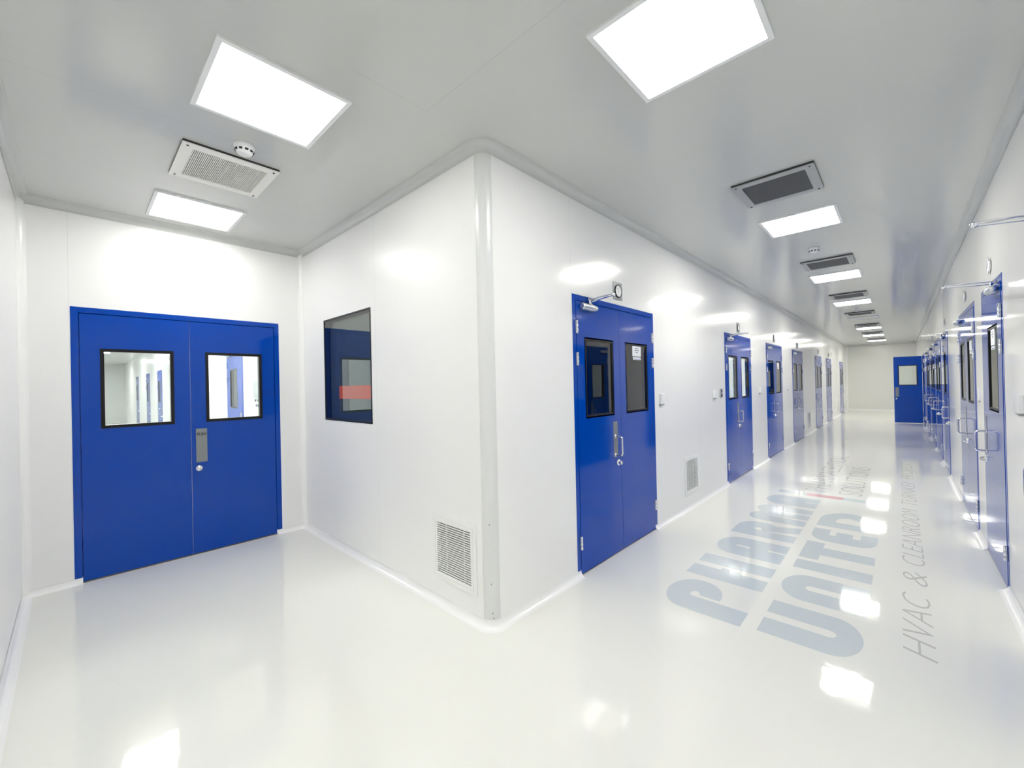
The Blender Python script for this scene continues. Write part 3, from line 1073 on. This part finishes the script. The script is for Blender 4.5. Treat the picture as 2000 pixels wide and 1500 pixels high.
def letter_M(x):
    return [[(x, 0), (x + 86, 0), (x + 92, 225), (x + 102, 240), (x + 112, 225), (x + 112, 0), (x + 194, 0), (x + 194, 225), (x + 204, 240),
             (x + 214, 225), (x + 218, 0), (x + 305, 0), (x + 305, 250)] + rr(x + 228, 258, 77, 0, 110, 10, 87)[1:] + [(x + 153, 300)] +
            rr(x + 77, 258, 77, 70, 180, 10, 87)]
def letter_U(x):
    return [[(x, HC), (x, 110)] + rr(x + 105, 104, 105, 180, 360, 16, 104) + [(x + 210, HC), (x + 124, HC), (x + 124, 115)] +
            rr(x + 105, 112, 19, 0, -180, 10, 25) + [(x + 86, HC)]]
def letter_N(x):
    return [[(x, 0), (x + 84, 0), (x + 84, 225)] + rr(x + 103, 225, 19, 180, 0, 10, 25) + [(x + 122, 0), (x + 207, 0), (x + 207, 230)] +
            rr(x + 103.5, 240, 103.5, 0, 180, 16, 112)]
def letter_I(x):
    return [[(x, 0), (x + 88, 0), (x + 88, HC), (x, HC)]]
def letter_T(x):
    return [[(x + 62, 0), (x + 150, 0), (x + 150, 250), (x + 210, 250), (x + 210, HC), (x, HC), (x, 250), (x + 62, 250)]]
def letter_E(x):
    return [[(x + 170, 0), (x + 170, 85), (x + 92, 85), (x + 92, 125), (x + 150, 125), (x + 150, 215), (x + 92, 215), (x + 92, 250), (x + 170, 250),
             (x + 170, HC), (x + 90, HC)] + rr(x + 90, 255, 90, 90, 180, 8) + rr(x + 90, 90, 90, 180, 270, 8)]
def letter_D(x):
    return [[(x, 0), (x + 82, 0), (x + 88, 100), (x + 88, 240)] + rr(x + 108, 172, 78, 90, -90, 12, 75) + [(x + 92, 95), (x + 98, 0)] +
            rr(x + 108, 172, 172, -90, 90, 20, 172) + [(x, HC)]]
def clean(poly):
    out = []
    for p in poly:
        if not out or (abs(p[0] - out[-1][0]) + abs(p[1] - out[-1][1])) > 0.5:
            out.append(p)
    return out
def floor_letters(name, seq, u0, v0, ku, kv, mat, parent):
    """artwork x runs along +Y of the corridor, artwork up runs along -X"""
    c = bpy.data.curves.new(name, 'CURVE')
    c.dimensions = '2D'
    c.fill_mode = 'BOTH'
    for fn, x in seq:
        r = fn(x)
        polys, holes = (r if isinstance(r, tuple) else (r, []))
        for pl in [clean(p) for p in polys + holes]:
            sp = c.splines.new('POLY')
            sp.points.add(len(pl) - 1)
            sp.use_cyclic_u = True
            for i, (px, py) in enumerate(pl):
                sp.points[i].co = (px, py, 0, 1)
    o = bpy.data.objects.new(name, c)
    COL.objects.link(o)
    bpy.context.view_layer.update()
    me = bpy.data.meshes.new_from_object(o.evaluated_get(bpy.context.evaluated_depsgraph_get()))
    bpy.data.objects.remove(o)
    bpy.data.curves.remove(c)
    mb = MB()
    vv = [mb.bm.verts.new((v0 - v.co.y * kv, u0 + v.co.x * ku, 0.0003)) for v in me.vertices]
    for p in me.polygons:
        try:
            mb.bm.faces.new([vv[i] for i in p.vertices])
        except ValueError:
            pass
    bpy.data.meshes.remove(me)
    bmesh.ops.remove_doubles(mb.bm, verts=mb.bm.verts, dist=1e-5)
    ret = bmesh.ops.extrude_face_region(mb.bm, geom=list(mb.bm.faces))
    for v in [g_ for g_ in ret["geom"] if isinstance(g_, bmesh.types.BMVert)]:
        v.co.z = 0.0008
    return mb.done(name, mat, parent)
KU = 3.45 / 1605
dec = empty("floor_decal", (0, 0, 0))
tag(dec, "large pale blue-grey lettering with a coloured divider bar on the corridor floor", "floor decal")
floor_letters("lettering", [(letter_P, 0), (letter_H, 250), (letter_A, 518), (letter_R, 783), (letter_M, 1040), (letter_A, 1395)], 1.0, 1.077, KU, 0.512 / HC, m_decalblue, dec)
floor_letters("lettering", [(letter_U, 0), (letter_N, 260), (letter_I, 522), (letter_T, 640), (letter_E, 885), (letter_D, 1105)], 1.03, 1.625, KU, 0.468 / HC, m_decalblue, dec)
MB().box(0.605, 0.905, 4.61, 4.75, 0.0003, 0.0008).done("divider_bar", m_decalblue, dec)["label"] = "pale blue bar"
MB().box(0.905, 1.27, 4.61, 4.75, 0.0003, 0.0008).done("divider_bar", m_decalred, dec)["label"] = "pale red bar"
MB().box(1.27, 1.63, 4.61, 4.75, 0.0003, 0.0008).done("divider_bar", m_decalcyan, dec)["label"] = "pale cyan bar"
def floor_text(body, x_base, y0, cap, length, mat, parent, shear=0.0, off=0.0):
    t = text_mesh("lettering", body, cap / 0.70, mat, parent, shear=shear, width=length, offset=off)
    t.location = (x_base, y0, 0.0007)
    t.rotation_euler = (0, 0, R90)
    return t
floor_text("PHARMACEUTICAL", 1.085, 4.93, 0.25, 3.25, m_decalgrey, dec, off=-0.006)
floor_text("SOLUTIONS", 1.432, 4.93, 0.245, 2.15, m_decalgrey, dec, off=-0.006)
dec2 = empty("floor_decal", (0, 0, 0))
tag(dec2, "thin grey slanted line of capitals on the floor along the right side", "floor decal")
for word, y0, y1 in (("HVAC", 1.30, 2.17), ("&", 2.34, 2.60), ("CLEANROOM", 2.76, 4.63), ("TURNKEY", 4.84, 6.27), ("PROJECT", 6.46, 7.93)):
    floor_text(word, 1.915, y0, 0.14, y1 - y0, m_decalgrey, dec2, shear=0.3, off=-0.004)
